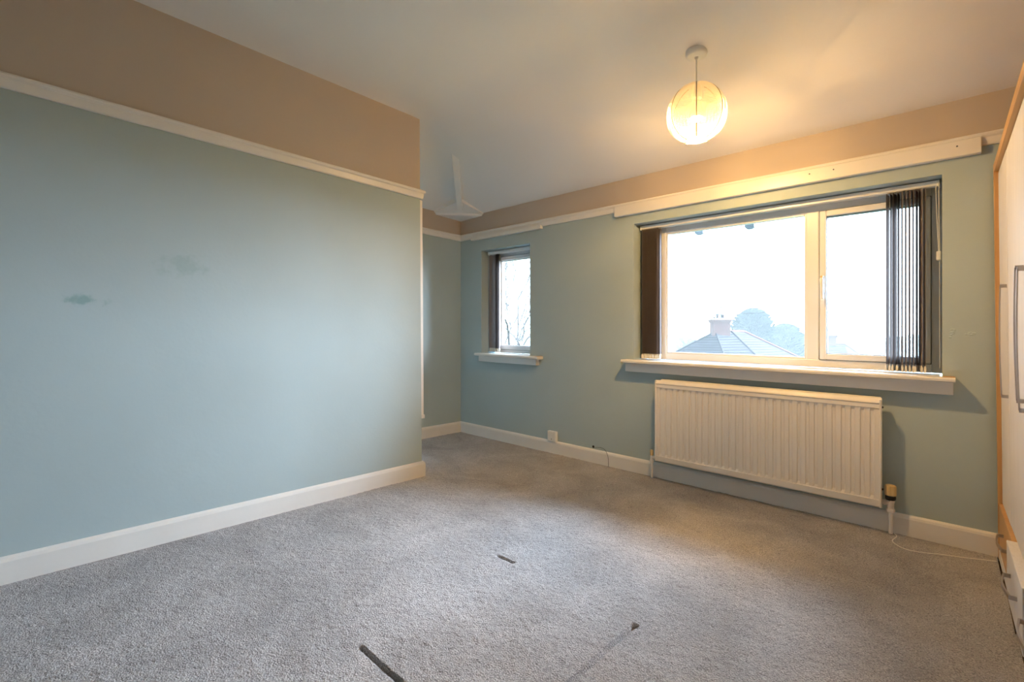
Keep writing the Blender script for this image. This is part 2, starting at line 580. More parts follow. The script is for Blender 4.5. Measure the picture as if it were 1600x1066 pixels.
def smooth_noise(shape, cells_, seed):
    rg = np.random.RandomState(seed)
    gy_, gx_ = max(2, int(cells_[0])), max(2, int(cells_[1]))
    g = rg.rand(gy_ + 2, gx_ + 2)
    y = np.linspace(0, gy_, shape[0]); x = np.linspace(0, gx_, shape[1])
    yi = np.minimum(y.astype(int), gy_); xi = np.minimum(x.astype(int), gx_)
    fy = (y - yi)[:, None]; fx = (x - xi)[None, :]
    fy = fy * fy * (3 - 2 * fy); fx = fx * fx * (3 - 2 * fx)
    a = g[yi][:, xi]; b = g[yi][:, xi + 1]; c = g[yi + 1][:, xi]; d = g[yi + 1][:, xi + 1]
    return (a * (1 - fx) + b * fx) * (1 - fy) + (c * (1 - fx) + d * fx) * fy

def carpet():
    st = 0.005
    X = np.concatenate([np.linspace(AL + 0.004, L - 0.02, 70), np.arange(L - 0.015, 0.26, st), np.linspace(0.27, 0.795, 8)])
    Y = np.concatenate([np.linspace(-1.245, -0.09, 20), np.arange(-0.08, W - 0.001, st)])
    ny_, nx_ = len(Y), len(X)
    xx, yy = np.meshgrid(X, Y)
    # tuft relief: sample a regular noise field at the grid positions
    def field(cell, seed):
        sx, sy = int(5 / cell), int(5 / cell)
        rg = np.random.RandomState(seed)
        g = rg.rand(sy + 3, sx + 3)
        u = (xx + 4) / cell; v = (yy + 1.4) / cell
        ui = np.clip(u.astype(int), 0, sx + 1); vi = np.clip(v.astype(int), 0, sy + 1)
        fu = u - ui; fv = v - vi
        fu = fu * fu * (3 - 2 * fu); fv = fv * fv * (3 - 2 * fv)
        return (g[vi, ui] * (1 - fu) + g[vi, ui + 1] * fu) * (1 - fv) + (g[vi + 1, ui] * (1 - fu) + g[vi + 1, ui + 1] * fu) * fv
    h = 0.0034 * (field(0.0095, 1) - 0.5) + 0.0028 * (field(0.022, 2) - 0.5) + 0.004 * (field(0.09, 3) - 0.5) + 0.005 * (field(0.4, 4) - 0.5)
    z = h - 0.001
    # slits where the carpet over the floor hatch has parted
    def slot(x0, x1, y0, y1, depth, soft):
        dx = np.maximum(np.maximum(x0 - xx, xx - x1), 0); dy = np.maximum(np.maximum(y0 - yy, yy - y1), 0)
        d = np.sqrt(dx * dx + dy * dy)
        return depth * np.clip(1 - d / soft, 0, 1)
    z = z - slot(-1.443, -1.05, 0.808, 0.815, 0.030, 0.004)
    z = z - slot(-1.567, -1.469, 1.588, 1.597, 0.030, 0.005)
    z = z - slot(-0.847, -0.841, 1.0, 1.555, 0.019, 0.007)
    z = z - slot(-0.850, -0.836, 1.553, 1.568, 0.030, 0.005)
    deep = (z < -0.026)
    z = z + KX * xx + KY * yy
    me = bpy.data.meshes.new('carpet')
    co = np.stack([xx, yy, z], -1).reshape(-1, 3).astype(np.float32)
    i = np.arange(nx_ - 1)[None, :]; j = np.arange(ny_ - 1)[:, None]
    a = (j * nx_ + i); q = np.stack([a, a + 1, a + nx_ + 1, a + nx_], -1).reshape(-1, 4)
    dq = deep.ravel()
    q = q[~(dq[q].sum(1) >= 3)]
    mid = co[q].mean(1)
    q = q[~((mid[:, 0] < L + 0.006) & (mid[:, 1] < 2.086)) & ~((mid[:, 0] > 0.161 + 0.0105 * (3.286 - mid[:, 1])) & (mid[:, 1] > 1.40))]
    me.vertices.add(len(co)); me.vertices.foreach_set('co', co.ravel())
    me.loops.add(q.size); me.loops.foreach_set('vertex_index', q.ravel().astype(np.int32))
    me.polygons.add(len(q)); me.polygons.foreach_set('loop_start', np.arange(0, q.size, 4, dtype=np.int32))
    me.polygons.foreach_set('use_smooth', np.ones(len(q), dtype=bool))
    me.update(calc_edges=True)
    me.materials.append(M_CARPET)
    o = bpy.data.objects.new('carpet', me)
    COL.objects.link(o)
    tag(o, 'grey twist-pile fitted carpet with three parted slits over a floor hatch', 'carpet', kind='stuff')
carpet()

# ---------------------------------------------------------------- windows
FY = W + 0.170                # room-side face of the frames
def frame_rect(mb, x0, x1, z0, z1, wd, y0, y1):
    """four bars, butt-jointed"""
    mb.box(x0, x0 + wd, y0, y1, z0, z1)
    mb.box(x1 - wd, x1, y0, y1, z0, z1)
    mb.box(x0 + wd, x1 - wd, y0, y1, z0, z0 + wd)
    mb.box(x0 + wd, x1 - wd, y0, y1, z1 - wd, z1)
def sill(parent, x0, x1, z, nose, apron, ax0, ax1, y1, chip):
    m = MB()
    prof = [(0, 0), (nose - 0.008, 0), (nose, 0.006), (nose, 0.018), (nose - 0.008, 0.025), (0, 0.025)]
    m.extrude(prof, lambda u, q: (x0, W - u, z - 0.025 + q), lambda u, q: (x1, W - u, z - 0.025 + q))
    m.box(ax0 + 0.055, ax1 - 0.055, W - 0.001, y1, z - 0.025, z)
    m.build('sill_board', M_TRIM, parent)
    m = MB()
    m.box(ax0, ax1, W - 0.050, W, apron, z - 0.026)
    m.build('apron', M_TRIM, parent, bevel=0.003)
    m = MB()
    m.box(*chip, z - 0.0005, z + 0.0015)
    m.build('bare_wood_edge', M_SILLW, parent, bevel=0.0007, segs=1)

def window_handle(parent, x, z):
    h = MB()
    h.box(x - 0.013, x + 0.013, FY - 0.024, FY - 0.012, z - 0.075, z + 0.035)
    base = h.build('handle', M_UPVC, parent, bevel=0.004)
    g = MB()
    g.tube([(x, FY - 0.022, z + 0.015), (x, FY - 0.050, z + 0.012), (x + 0.002, FY - 0.056, z - 0.01), (x + 0.004, FY - 0.052, z - 0.11)], [0.010, 0.010, 0.010, 0.007], 8)
    g.build('lever', M_UPVC, base, smooth=True)
    c = MB()
    c.box(x - 0.008, x + 0.008, FY - 0.045, FY - 0.022, z + 0.02, z + 0.034)
    c.build('lock_button', M_CREAM, base, bevel=0.003)

# main window: fixed light on the left, opening sash on the right
w1 = struct(empty('window_1', ((W1[0] + W1[1]) / 2, W, W1[2])))
Z0 = 0.868
m = MB()
fx0, fx1 = W1[0] - 0.01, W1[1] + 0.005
m.box(fx0, fx0 + 0.190, FY, FY + 0.07, Z0, 1.905)
m.box(fx1 - 0.050, fx1, FY, FY + 0.07, Z0, 1.905)
m.box(fx0 + 0.190, fx1 - 0.050, FY, FY + 0.07, Z0, Z0 + 0.047)
m.box(fx0 + 0.190, fx1 - 0.050, FY, FY + 0.07, 1.840, 1.905)
m.build('frame', M_UPVC, w1, bevel=0.004)
m = MB()
m.box(-0.678, -0.606, FY + 0.001, FY + 0.069, Z0 + 0.045, 1.842)
m.build('mullion', M_UPVC, w1, bevel=0.006)
# glazing bead of the fixed light
m = MB()
frame_rect(m, fx0 + 0.189, -0.677, Z0 + 0.046, 1.841, 0.012, FY + 0.012, FY + 0.05)
m.build('glazing_bead', M_UPVC, w1, bevel=0.003)
m = MB()
m.box(fx0 + 0.195, -0.683, FY + 0.030, FY + 0.036, Z0 + 0.052, 1.835)
m.build('pane', M_GLASS, w1)
# opening sash
m = MB()
sx0, sx1, sz0, sz1 = -0.603, fx1 - 0.053, Z0 + 0.049, 1.838
m.box(sx0, sx0 + 0.036, FY - 0.012, FY + 0.06, sz0, sz1)
m.box(sx1 - 0.036, sx1, FY - 0.012, FY + 0.06, sz0, sz1)
m.box(sx0 + 0.036, sx1 - 0.036, FY - 0.012, FY + 0.06, sz0, sz0 + 0.036)
m.box(sx0 + 0.036, sx1 - 0.036, FY - 0.012, FY + 0.06, sz1 - 0.036, sz1)
sash = m.build('sash', M_UPVC, w1, bevel=0.005)
m = MB()
frame_rect(m, sx0 + 0.034, sx1 - 0.034, sz0 + 0.034, sz1 - 0.034, 0.005, FY + 0.0, FY + 0.04)
m.build('gasket', M_GASKET, sash)
m = MB()
m.box(sx0 + 0.03, sx1 - 0.03, FY + 0.024, FY + 0.030, sz0 + 0.03, sz1 - 0.03)
m.build('pane', M_GLASS, sash)
m = MB()
frame_rect(m, sx0 - 0.003, sx1 + 0.003, sz0 - 0.003, sz1 + 0.003, 0.004, FY - 0.002, FY + 0.01)
m.build('gasket', M_GASKET, w1)
window_handle(sash, sx0 + 0.016, 1.40)
sill(w1, -1.852, 0.014, 0.862, 0.092, 0.772, -1.835, 0.007, FY + 0.06, (-0.033, 0.0135, W - 0.075, W - 0.001))

# small window
w2 = struct(empty('window_2', ((W2[0] + W2[1]) / 2, W, W2[2])))
Z2 = 0.852
m = MB()
gx0, gx1 = W2[0] - 0.005, W2[1] + 0.005
m.box(gx0, gx0 + 0.075, FY, FY + 0.07, Z2, 1.881)
m.box(gx1 - 0.065, gx1, FY, FY + 0.07, Z2, 1.881)
m.box(gx0 + 0.075, gx1 - 0.065, FY, FY + 0.07, Z2, Z2 + 0.030)
m.box(gx0 + 0.075, gx1 - 0.065, FY, FY + 0.07, 1.826, 1.881)
m.build('frame', M_UPVC, w2, bevel=0.004)
m = MB()
s0, s1, q0, q1 = gx0 + 0.077, gx1 - 0.067, Z2 + 0.032, 1.824
frame_rect(m, s0, s1, q0, q1, 0.036, FY - 0.010, FY + 0.06)
sash2 = m.build('sash', M_UPVC, w2, bevel=0.004)
m = MB()
frame_rect(m, s0 + 0.034, s1 - 0.034, q0 + 0.034, q1 - 0.034, 0.010, FY + 0.010, FY + 0.04)
m.build('glazing_bead', M_UPVC, sash2, bevel=0.002)
m = MB()
m.box(s0 + 0.03, s1 - 0.03, FY + 0.024, FY + 0.030, q0 + 0.03, q1 - 0.03)
m.build('pane', M_GLASS, sash2)
m = MB()
frame_rect(m, s0 - 0.003, s1 + 0.003, q0 - 0.003, q1 + 0.003, 0.004, FY - 0.001, FY + 0.01)
m.build('gasket', M_GASKET, w2)
sill(w2, -3.505, -2.688, 0.846, 0.088, 0.764, -3.480, -2.728, FY + 0.06, (-2.720, -2.689, W - 0.08, W - 0.001))

# ---------------------------------------------------------------- vertical blinds
BY = W + 0.100
def slat(parent, x, z0, z1, yaw, wdt=0.089, cup=0.006):
    """one curved fabric slat with hanger, and a weight in its bottom hem"""
    c, s = math.cos(yaw), math.sin(yaw)
    def pt(u, d, z): return (x + u * c - d * s, BY + u * s + d * c, z)
    m = MB()
    K = 6
    vs, fs = [], []
    for z in (z0, z1 - 0.012, z1):
        for k in range(K + 1):
            t = k / K * 2 - 1
            shr = 1.0 if z < z1 - 0.001 else 0.75
            vs.append(pt(t * wdt / 2 * shr, cup * (1 - t * t), z))
    n = K + 1
    for r_ in range(2):
        for k in range(K):
            fs.append((r_ * n + k, r_ * n + k + 1, (r_ + 1) * n + k + 1, (r_ + 1) * n + k))
    m.add(vs, fs)
    o = m.build('slat', M_SLAT, parent, smooth=True)
    g = MB()
    g.box(-wdt / 2 + 0.004, wdt / 2 - 0.004, 0.001, 0.0045, z0 - 0.030, z0 + 0.004)
    g.box(-wdt / 2 + 0.002, -wdt / 2 + 0.010, -0.002, 0.007, z0 - 0.034, z0 - 0.004)
    g.box(wdt / 2 - 0.010, wdt / 2 - 0.002, -0.002, 0.007, z0 - 0.034, z0 - 0.004)
    g.build('bottom_weight', M_WPLAS, o, fn=lambda p: Vector(pt(p.x, p.y, p.z)))
    k_ = MB()
    k_.tube([(x, BY, z1 - 0.003), (x, BY, z1 + 0.016)], 0.004, 6)
    k_.build('hanger', M_WPLAS, o)
    return o

def headrail(parent, x0, x1, z0, z1):
    m = MB()
    prof = [(-0.022, 0.004), (-0.018, 0), (-0.006, 0), (-0.006, 0.006), (0.006, 0.006), (0.006, 0), (0.018, 0), (0.022, 0.004), (0.022, z1 - z0), (-0.022, z1 - z0)]
    m.extrude(prof, lambda u, q: (x0, BY + u, z0 + q), lambda u, q: (x1, BY + u, z0 + q))
    m.build('headrail', M_UPVC, parent)
    for x in (x0, x1):
        e = MB()
        e.box(x - 0.006, x + 0.006, BY - 0.024, BY + 0.024, z0 - 0.004, z1 + 0.001)
        e.build('end_cap', M_WPLAS, parent, bevel=0.003)

b1 = empty('vertical_blind', (-0.9, BY, 1.87))
tag(b1, 'dark vertical blind drawn open to both sides of the wide window over the radiator', 'blind')
headrail(b1, -1.772, -0.052, 1.869, 1.898)
for k in range(12):
    slat(b1, -1.752 + 0.0122 * k, 0.905, 1.866, R(95 + rnd.uniform(-3, 3) if k < 11 else 107), 0.089, 0.005)
yaws = [84, 86, 82, 87, 98, 97.5, 98.5, 97, 86, 103, 99]
for k, y_ in enumerate(yaws[:11]):
    slat(b1, -0.264 + 0.0156 * k, 0.905, 1.866, R(y_), 0.089, 0.0035)
m = MB()
for dx in (0.0, 0.012):
    pts = [(-0.062 + dx, BY - 0.02, 1.868), (-0.058 + dx * 0.7, BY - 0.022, 1.70), (-0.050 + dx * 0.3, BY - 0.026, 1.515)]
    m.tube(pts, 0.0018, 5)
m.build('cord', M_WPLAS, b1)
m = MB()
m.box(-0.060, -0.040, BY - 0.037, BY - 0.015, 1.470, 1.520)
m.build('cord_weight', M_WPLAS, b1, bevel=0.006)
m = MB()
m.tube([(-0.047, BY - 0.026, 1.472), (-0.047, BY - 0.026, 1.1), (-0.046, BY - 0.026, 0.90)], 0.0014, 5)
m.build('chain', M_WPLAS, b1)

b2 = empty('vertical_blind', (-3.16, BY, 1.85))
tag(b2, 'narrow dark vertical blind gathered to the left of the small alcove window', 'blind')
headrail(b2, -3.474, -2.855, 1.846, 1.874)
for k, (x, y_) in enumerate(((-3.425, 15), (-3.368, 118), (-3.353, 124), (-3.339, 121), (-3.325, 124))):
    slat(b2, x, 0.893, 1.843, R(y_), 0.089)

# ---------------------------------------------------------------- radiator
rad = empty('radiator', (-0.92, W - 0.06, 0.14))
tag(rad, 'long white fluted panel radiator on the wall under the wide window', 'radiator')
RX0, RX1, RZ0, RZ1 = -1.568, -0.274, 0.142, 0.728
YF = W - 0.100                 # front face of the front panel
m = MB()
prof = []
NF = 29
x = RX0 + 0.028
pitch = (RX1 - RX0 - 0.040) / NF
prof.append((RX0, 0.0))
for k in range(NF):
    a = RX0 + 0.020 + k * pitch + pitch * 0.25
    prof += [(a, 0.0), (a + pitch * 0.10, -0.007), (a + pitch * 0.38, -0.007), (a + pitch * 0.50, 0.0)]
prof.append((RX1, 0.0))
zb = [(RZ0 + 0.045, 0.0), (RZ0 + 0.060, 1.0), (RZ1 - 0.068, 1.0), (RZ1 - 0.052, 0.0)]
nP = len(prof)
vs, fs = [], []
rows = [(RZ0, 0.010, 0), (RZ0 + 0.008, -0.002, 0), (RZ0 + 0.042, -0.004, 0)] + [(z, 0.0005, f) for z, f in zb] + [(RZ1 - 0.050, -0.004, 0), (RZ1 - 0.030, -0.002, 0), (RZ1 - 0.023, -0.006, 0), (RZ1 - 0.015, -0.002, 0), (RZ1, 0.010, 0)]
for z, dy, f in rows:
    for (px, d) in prof:
        vs.append((px, YF + dy - d * f * 1.0, z))
for r_ in range(len(rows) - 1):
    for k in range(nP - 1):
        fs.append((r_ * nP + k, r_ * nP + k + 1, (r_ + 1) * nP + k + 1, (r_ + 1) * nP + k))
m.add(vs, fs)
m.box(RX0, RX1, YF + 0.010, YF + 0.020, RZ0, RZ1)
pan = m.build('front_panel', M_RAD, rad)
for xa in (RX0, RX1 - 0.011):
    m = MB()
    m.box(xa, xa + 0.011, YF - 0.006, YF + 0.012, RZ0 + 0.002, RZ1 - 0.002)
    m.build('side_seam', M_RAD, pan, bevel=0.004)
m = MB()
m.box(RX0 + 0.028, RX1 - 0.004, YF + 0.03, YF + 0.055, RZ0 + 0.01, RZ1 + 0.006)
m.build('back_panel', M_RAD, rad, bevel=0.006)
m = MB()
for k in range(40):
    xx_ = RX0 + 0.05 + k * (RX1 - RX0 - 0.1) / 39
    m.box(xx_, xx_ + 0.002, YF + 0.012, YF + 0.034, RZ0 + 0.05, RZ1 - 0.03)
tag(m.build('fins', M_RAD, rad), kind='stuff')
for x in (RX0 + 0.22, RX1 - 0.22):
    m = MB()
    m.box(x - 0.02, x + 0.02, YF + 0.055, W, RZ0 + 0.08, RZ0 + 0.46)
    m.build('bracket', M_RAD, rad)
for z in (RZ1 - 0.045, RZ0 + 0.10):
    m = MB()
    m.lathe((0, 0, 0), [(0.006, 0), (0.006, 0.012), (0.004, 0.014)], 10)
    m.build('air_vent', M_BLACK, rad, fn=lambda p, z=z: Vector((RX1 + p.z - 0.008, YF + 0.016 + p.x, z + p.y)))

# thermostatic valve on the right: ribbed cream cap, black collar, chrome body, painted pipe to the floor
vx, vy = -0.240, W - 0.062
tv = empty('radiator_valve', (vx, vy, 0))
tag(tv, 'thermostatic radiator valve with ribbed cream cap and white pipe at the right end', 'valve')
m = MB()
m.lathe((vx, vy, 0.212), [(0.022, 0), (0.0255, 0.004), (0.0255, 0.044), (0.0235, 0.053), (0.012, 0.058)], 48, wob=lambda k: 1.0 if k % 2 else 0.955)
m.build('cap', M_CREAM, tv)
m = MB()
m.lathe((vx, vy, 0.188), [(0.020, 0), (0.024, 0.006), (0.024, 0.018), (0.020, 0.027)], 24)
m.build('collar', M_BLACK, tv, smooth=True)
m = MB()
m.lathe((vx, vy, 0.140), [(0.014, 0), (0.015, 0.004), (0.0155, 0.03), (0.018, 0.040), (0.018, 0.052)], 20)
m.tube([(vx, vy, 0.170), (RX1 - 0.004, vy, 0.170)], 0.0125, 12)
bd = m.build('body', M_PIPE, tv, smooth=True)
m = MB()
m.lathe((vx - 0.004, vy, 0.179), [(0.016, 0), (0.019, 0.003), (0.019, 0.008), (0.015, 0.011)], 12)
m.build('ring', M_CHROME, bd, smooth=True)
m = MB()
m.tube([(vx - 0.018, vy, 0.170), (vx - 0.030, vy, 0.170)], 0.0165, 6)
m.build('union_nut', M_PIPE, tv, bevel=0.001, segs=1)
m = MB()
m.lathe((vx, vy, 0.122), [(0.017, 0), (0.0195, 0.004), (0.0195, 0.016), (0.016, 0.022)], 8)
m.build('nut', M_PIPE, tv)
m = MB()
m.tube([(vx, vy, 0.130), (vx, vy, 0.05), (vx, vy, 0.008)], 0.0095, 14)
m.build('pipe', M_PIPE, tv, smooth=True)
# lockshield valve on the left
vx2 = RX0 - 0.043
lv = empty('radiator_valve', (vx2, vy, 0))
tag(lv, 'small lockshield valve with tan cap and white pipe at the left end', 'valve')
m = MB()
m.lathe((vx2, vy, 0.170), [(0.011, 0), (0.0125, 0.003), (0.0125, 0.035), (0.010, 0.040)], 12)
m.build('cap', M_CREAM, lv, smooth=True)
m = MB()
m.lathe((vx2, vy, 0.118), [(0.011, 0), (0.0145, 0.004), (0.0145, 0.018), (0.011, 0.024), (0.011, 0.045), (0.014, 0.052)], 14)
m.tube([(vx2, vy, 0.158), (RX0 + 0.006, vy, 0.158)], 0.011, 10)
m.build('body', M_PIPE, lv, smooth=True)
m = MB()
m.tube([(vx2, vy, 0.120), (vx2, vy, 0.05), (vx2, vy, 0.008)], 0.0085, 12)
m.build('pipe', M_PIPE, lv, smooth=True)

# ---------------------------------------------------------------- small wall and floor things
def catmull(pts, n=8):
    P = [Vector(p) for p in pts]
    P = [P[0] * 2 - P[1]] + P + [P[-1] * 2 - P[-2]]
    out = []
    for i in range(1, len(P) - 2):
        for k in range(n):
            t = k / n
            a, b, c, d = P[i - 1], P[i], P[i + 1], P[i + 2]
            out.append(0.5 * ((2 * b) + (c - a) * t + (2 * a - 5 * b + 4 * c - d) * t * t + (3 * b - a - 3 * c + d) * t ** 3))
    out.append(P[-2])
    return out
m = MB()
m.tube(catmull([(-0.226, 3.256, 0.008), (-0.213, 3.215, 0.008), (-0.224, 3.125, 0.008), (-0.190, 3.066, 0.008), (-0.150, 3.050, 0.008), (-0.095, 3.068, 0.008),
                (-0.04, 3.10, 0.008), (0.05, 3.140, 0.008), (0.155, 3.195, 0.008)]), 0.0024, 6)
tag(m.build('cable', M_WPLAS, base=(-0.226, 3.25, 0), smooth=True), 'thin white cable curling over the carpet from radiator pipe to wardrobe', 'cable')
jb = empty('junction_box', (-2.56, W, 0.15))
tag(jb, 'small square white junction box on the wall above the skirting', 'socket')
m = MB()
m.box(-2.614, -2.520, W - 0.030, W, 0.106, 0.196)
m.build('box', M_WPLAS, jb, bevel=0.004)
m = MB()
m.box(-2.606, -2.528, W - 0.032, W - 0.029, 0.114, 0.188)
m.build('face_plate', M_WPLAS, jb, bevel=0.001)
m = MB()
m.lathe((0, 0, 0), [(0.004, 0), (0.004, 0.003)], 10)
m.build('screw', M_GREYM, jb, fn=lambda p: Vector((-2.567 + p.x, W - 0.0315 - p.z, 0.128 + p.y)))
m = MB()
m.tube(catmull([(-2.155, W + 0.002, 0.128), (-2.14, W - 0.012, 0.128), (-2.07, W - 0.02, 0.138), (-2.03, W - 0.022, 0.125), (-2.005, W - 0.024, 0.085), (-1.998, W - 0.026, 0.04), (-1.995, W - 0.03, 0.004)]), 0.0016, 5)
wr = m.build('loose_wire', M_BLACK, base=(-2.155, W, 0.128))
tag(wr, 'thin loose wire poking from a hole and drooping over the skirting', 'wire')
m = MB()
m.lathe((0, 0, 0), [(0.006, 0), (0.011, 0.001), (0.006, 0.0025)], 10)
m.build('wire_hole', M_HOLE, wr, fn=lambda p: Vector((-2.155 + p.x, W - p.z, 0.128 + p.y)))

# filler lumps beside the window where old fixings were
for (x, z, sx_, sz_) in ((0.002, 1.085, 0.012, 0.020), (0.065, 1.08, 0.017, 0.015)):
    m = MB()
    for k in range(12):
        a, b = rnd.gauss(0, 0.55), rnd.gauss(0, 0.55)
        r0 = rnd.uniform(0.003, 0.0075)
        cx_, cz_ = x + a * sx_, z + b * sz_
        n = 8
        vs = []
        for rr_, hh in ((1.0, 0.0), (0.55, 0.25)):
            for q in range(n):
                t = 2 * math.pi * q / n
                w_ = r0 * rr_ * rnd.uniform(0.7, 1.3)
                vs.append((cx_ + w_ * math.cos(t), W - r0 * hh, cz_ + w_ * math.sin(t)))
        m.add(vs, [(q, (q + 1) % n, n + (q + 1) % n, n + q) for q in range(n)] + [tuple(range(n, 2 * n))])
    o = m.build('filler_patch', M_TEAL, smooth=True)
    o.parent = bpy.data.objects['wall_window']

# ---------------------------------------------------------------- pendant lamp
LX, LY = -0.962, 2.43
LZ = ceil_z(LX, LY)
lamp = empty('pendant_lamp', (LX, LY, LZ))
tag(lamp, 'lit white ceiling pendant with a globe shade of stringed petals', 'lamp')
m = MB()
m.lathe((LX, LY, 0), [(0.053, 0.022), (0.053, 0.006), (0.050, -0.003), (0.044, -0.008), (0.010, -0.010), (0.007, -0.022)], 32)
m.build('ceiling_rose', M_WPLAS, lamp, smooth=True, fn=lambda p: Vector((p.x, p.y, LZ + p.z - 0.012)))
CZ = 2.197
m = MB()
m.tube([(LX, LY, LZ - 0.03), (LX, LY, CZ + 0.155)], 0.0035, 8)
m.build('flex', M_WPLAS, lamp)
m = MB()
m.lathe((LX, LY, CZ + 0.075), [(0.012, 0.085), (0.019, 0.070), (0.021, 0.03), (0.024, 0.025), (0.024, 0.0)], 24)
m.build('bulb_holder', M_WPLAS, lamp, smooth=True)
bm_, bnt, bb = nmat('lit_bulb')
bb.inputs['Emission Color'].default_value = (1.0, 0.59, 0.21, 1)
bb.inputs['Emission Strength'].default_value = BULB_W * 138.0
m = MB()
m.lathe((LX, LY, CZ - 0.01), [(0.0335 * math.cos(R(29)), -0.0335 * math.sin(R(29))), (0.0325, -0.010), (0.0335, 0.0), (0.031, 0.012), (0.020, 0.045), (0.015, 0.070), (0.014, 0.088)], 24)
led = m.build('bulb', M_WPLAS, lamp, smooth=True)
m = MB()
m.lathe((LX, LY, CZ - 0.0102), [(0.0335 * math.cos(R(a_)), -0.0335 * math.sin(R(a_))) for a_ in (30, 36, 42, 48, 30, 45, 60, 75, 86)], 24)
m.build('lit_dome', bm_, led, smooth=True)
# six wire petals, string wound between neighbouring rims
def rim_pt(a, t):
    """t 0..1 bottom ring to top ring"""
    th = math.pi * (0.10 + 0.82 * t)
    r_ = 0.138 * math.sin(th) ** 0.85 * (1.04 - 0.10 * t)
    z_ = -0.145 * math.cos(th)
    return Vector((LX + r_ * math.cos(a), LY + r_ * math.sin(a), CZ + z_))
A0_ = math.atan2(-LY, -LX)        # one rim faces the room
m = MB()
m.tube([rim_pt(2 * math.pi * k / 36, 0.0) for k in range(37)], 0.0028, 6)
shade = m.build('lamp_shade', M_WPLAS, lamp)
m = MB()
m.tube([rim_pt(2 * math.pi * k / 36, 1.0) for k in range(37)], 0.0028, 6)
m.build('top_ring', M_WPLAS, shade)
def tri_r(a, r_):
    q = (a + math.pi / 3) % (2 * math.pi / 3) - math.pi / 3
    return r_ * 0.5 / math.cos(math.pi / 3 - abs(q))
for nm, t, r_ in (('bottom_plate', 0.0, 0.030), ('top_plate', 1.0, 0.042)):
    m = MB()
    n = 36
    ou = [rim_pt(2 * math.pi * k / n, t) for k in range(n)]
    iu = [Vector((LX + tri_r(2 * math.pi * k / n, r_) * math.cos(2 * math.pi * k / n + A0_), LY + tri_r(2 * math.pi * k / n, r_) * math.sin(2 * math.pi * k / n + A0_), ou[0].z)) for k in range(n)]
    ou = [rim_pt(2 * math.pi * k / n + A0_, t) for k in range(n)]
    m.add(ou + iu, [(k, (k + 1) % n, n + (k + 1) % n, n + k) for k in range(n)])
    m.build(nm, M_STRING, shade)
for k in range(6):
    a = A0_ + k * math.pi / 3
    m = MB()
    m.tube([rim_pt(a, t / 24) for t in range(25)], 0.0026, 6)
    m.build('rim', M_RIM, shade)
NS = 58
for k in range(6):
    a0, a1 = A0_ + k * math.pi / 3, A0_ + (k + 1) * math.pi / 3
    m = MB()
    for s in range(NS):
        t = (s + 0.5) / NS
        for tilt in (0.0, 0.045):
            pts = []
            for q in range(6):
                u = q / 5
                tt = min(max(t + tilt * math.sin(math.pi * u) * (1 if t > 0.5 else -1), 0), 1)
                p = rim_pt(a0 + (a1 - a0) * u, tt)
                c_ = Vector((LX, LY, p.z))
                bul = 1 + 0.07 * math.sin(math.pi * u) - (0.10 * math.sin(math.pi * u) if tilt else 0)
                pts.append(c_ + (p - c_) * bul)
            m.tube(pts, 0.0009, 3, cap=False)
    tag(m.build('strings', M_STRING, shade), kind='stuff')

# ---------------------------------------------------------------- wardrobe along the right wall
def wd(p):
    """u metres from the window wall, n metres behind the frame face, z"""
    u, n, z = p
    return Vector((0.1655 - 0.0090 * z + 0.0105 * u + n, 3.286 - u, z))
class WB(MB):
    def wbox(self, u0, u1, n0, n1, z0, z1, mi=0):
        return self.box(u0, u1, n0, n1, z0, z1, mi)
WLEN = 1.86
wr_ = empty('wardrobe', (0.45, 2.4, 0))
tag(wr_, 'tall pale wood wardrobe with steel handles filling the right wall', 'wardrobe')
kw = dict(parent=wr_, fn=wd)
ZT = 1.905
for ua in (0, WLEN - 0.025):
    m = WB()
    m.wbox(ua, ua + 0.025, 0, 0.58, 0, ZT)
    m.build('side_panel', M_BEECH, bevel=0.001, segs=1, **kw)
m = WB()
m.wbox(0.035, WLEN - 0.035, 0, 0.58, ZT - 0.042, ZT)
m.build('top_panel', M_BEECHY, bevel=0.001, segs=1, **kw)
m = WB()
m.wbox(0.035, WLEN - 0.035, 0.565, 0.58, 0, ZT - 0.042)
m.build('back_panel', M_WALNUT, **kw)
m = WB()
m.wbox(0.035, WLEN - 0.035, 0.045, 0.56, 0.245, 0.265)
m.build('inner_shelf', M_WALNUT, **kw)
m = WB()
m.wbox(0.026, WLEN - 0.026, 0.001, 0.030, 0, 0.045)
m.build('plinth', M_DOOR, **kw)
edges = [0.026, 0.400, 0.955, 1.400, WLEN - 0.026]
dedges = [0.026, 0.600, 1.090, 1.560, WLEN - 0.026]
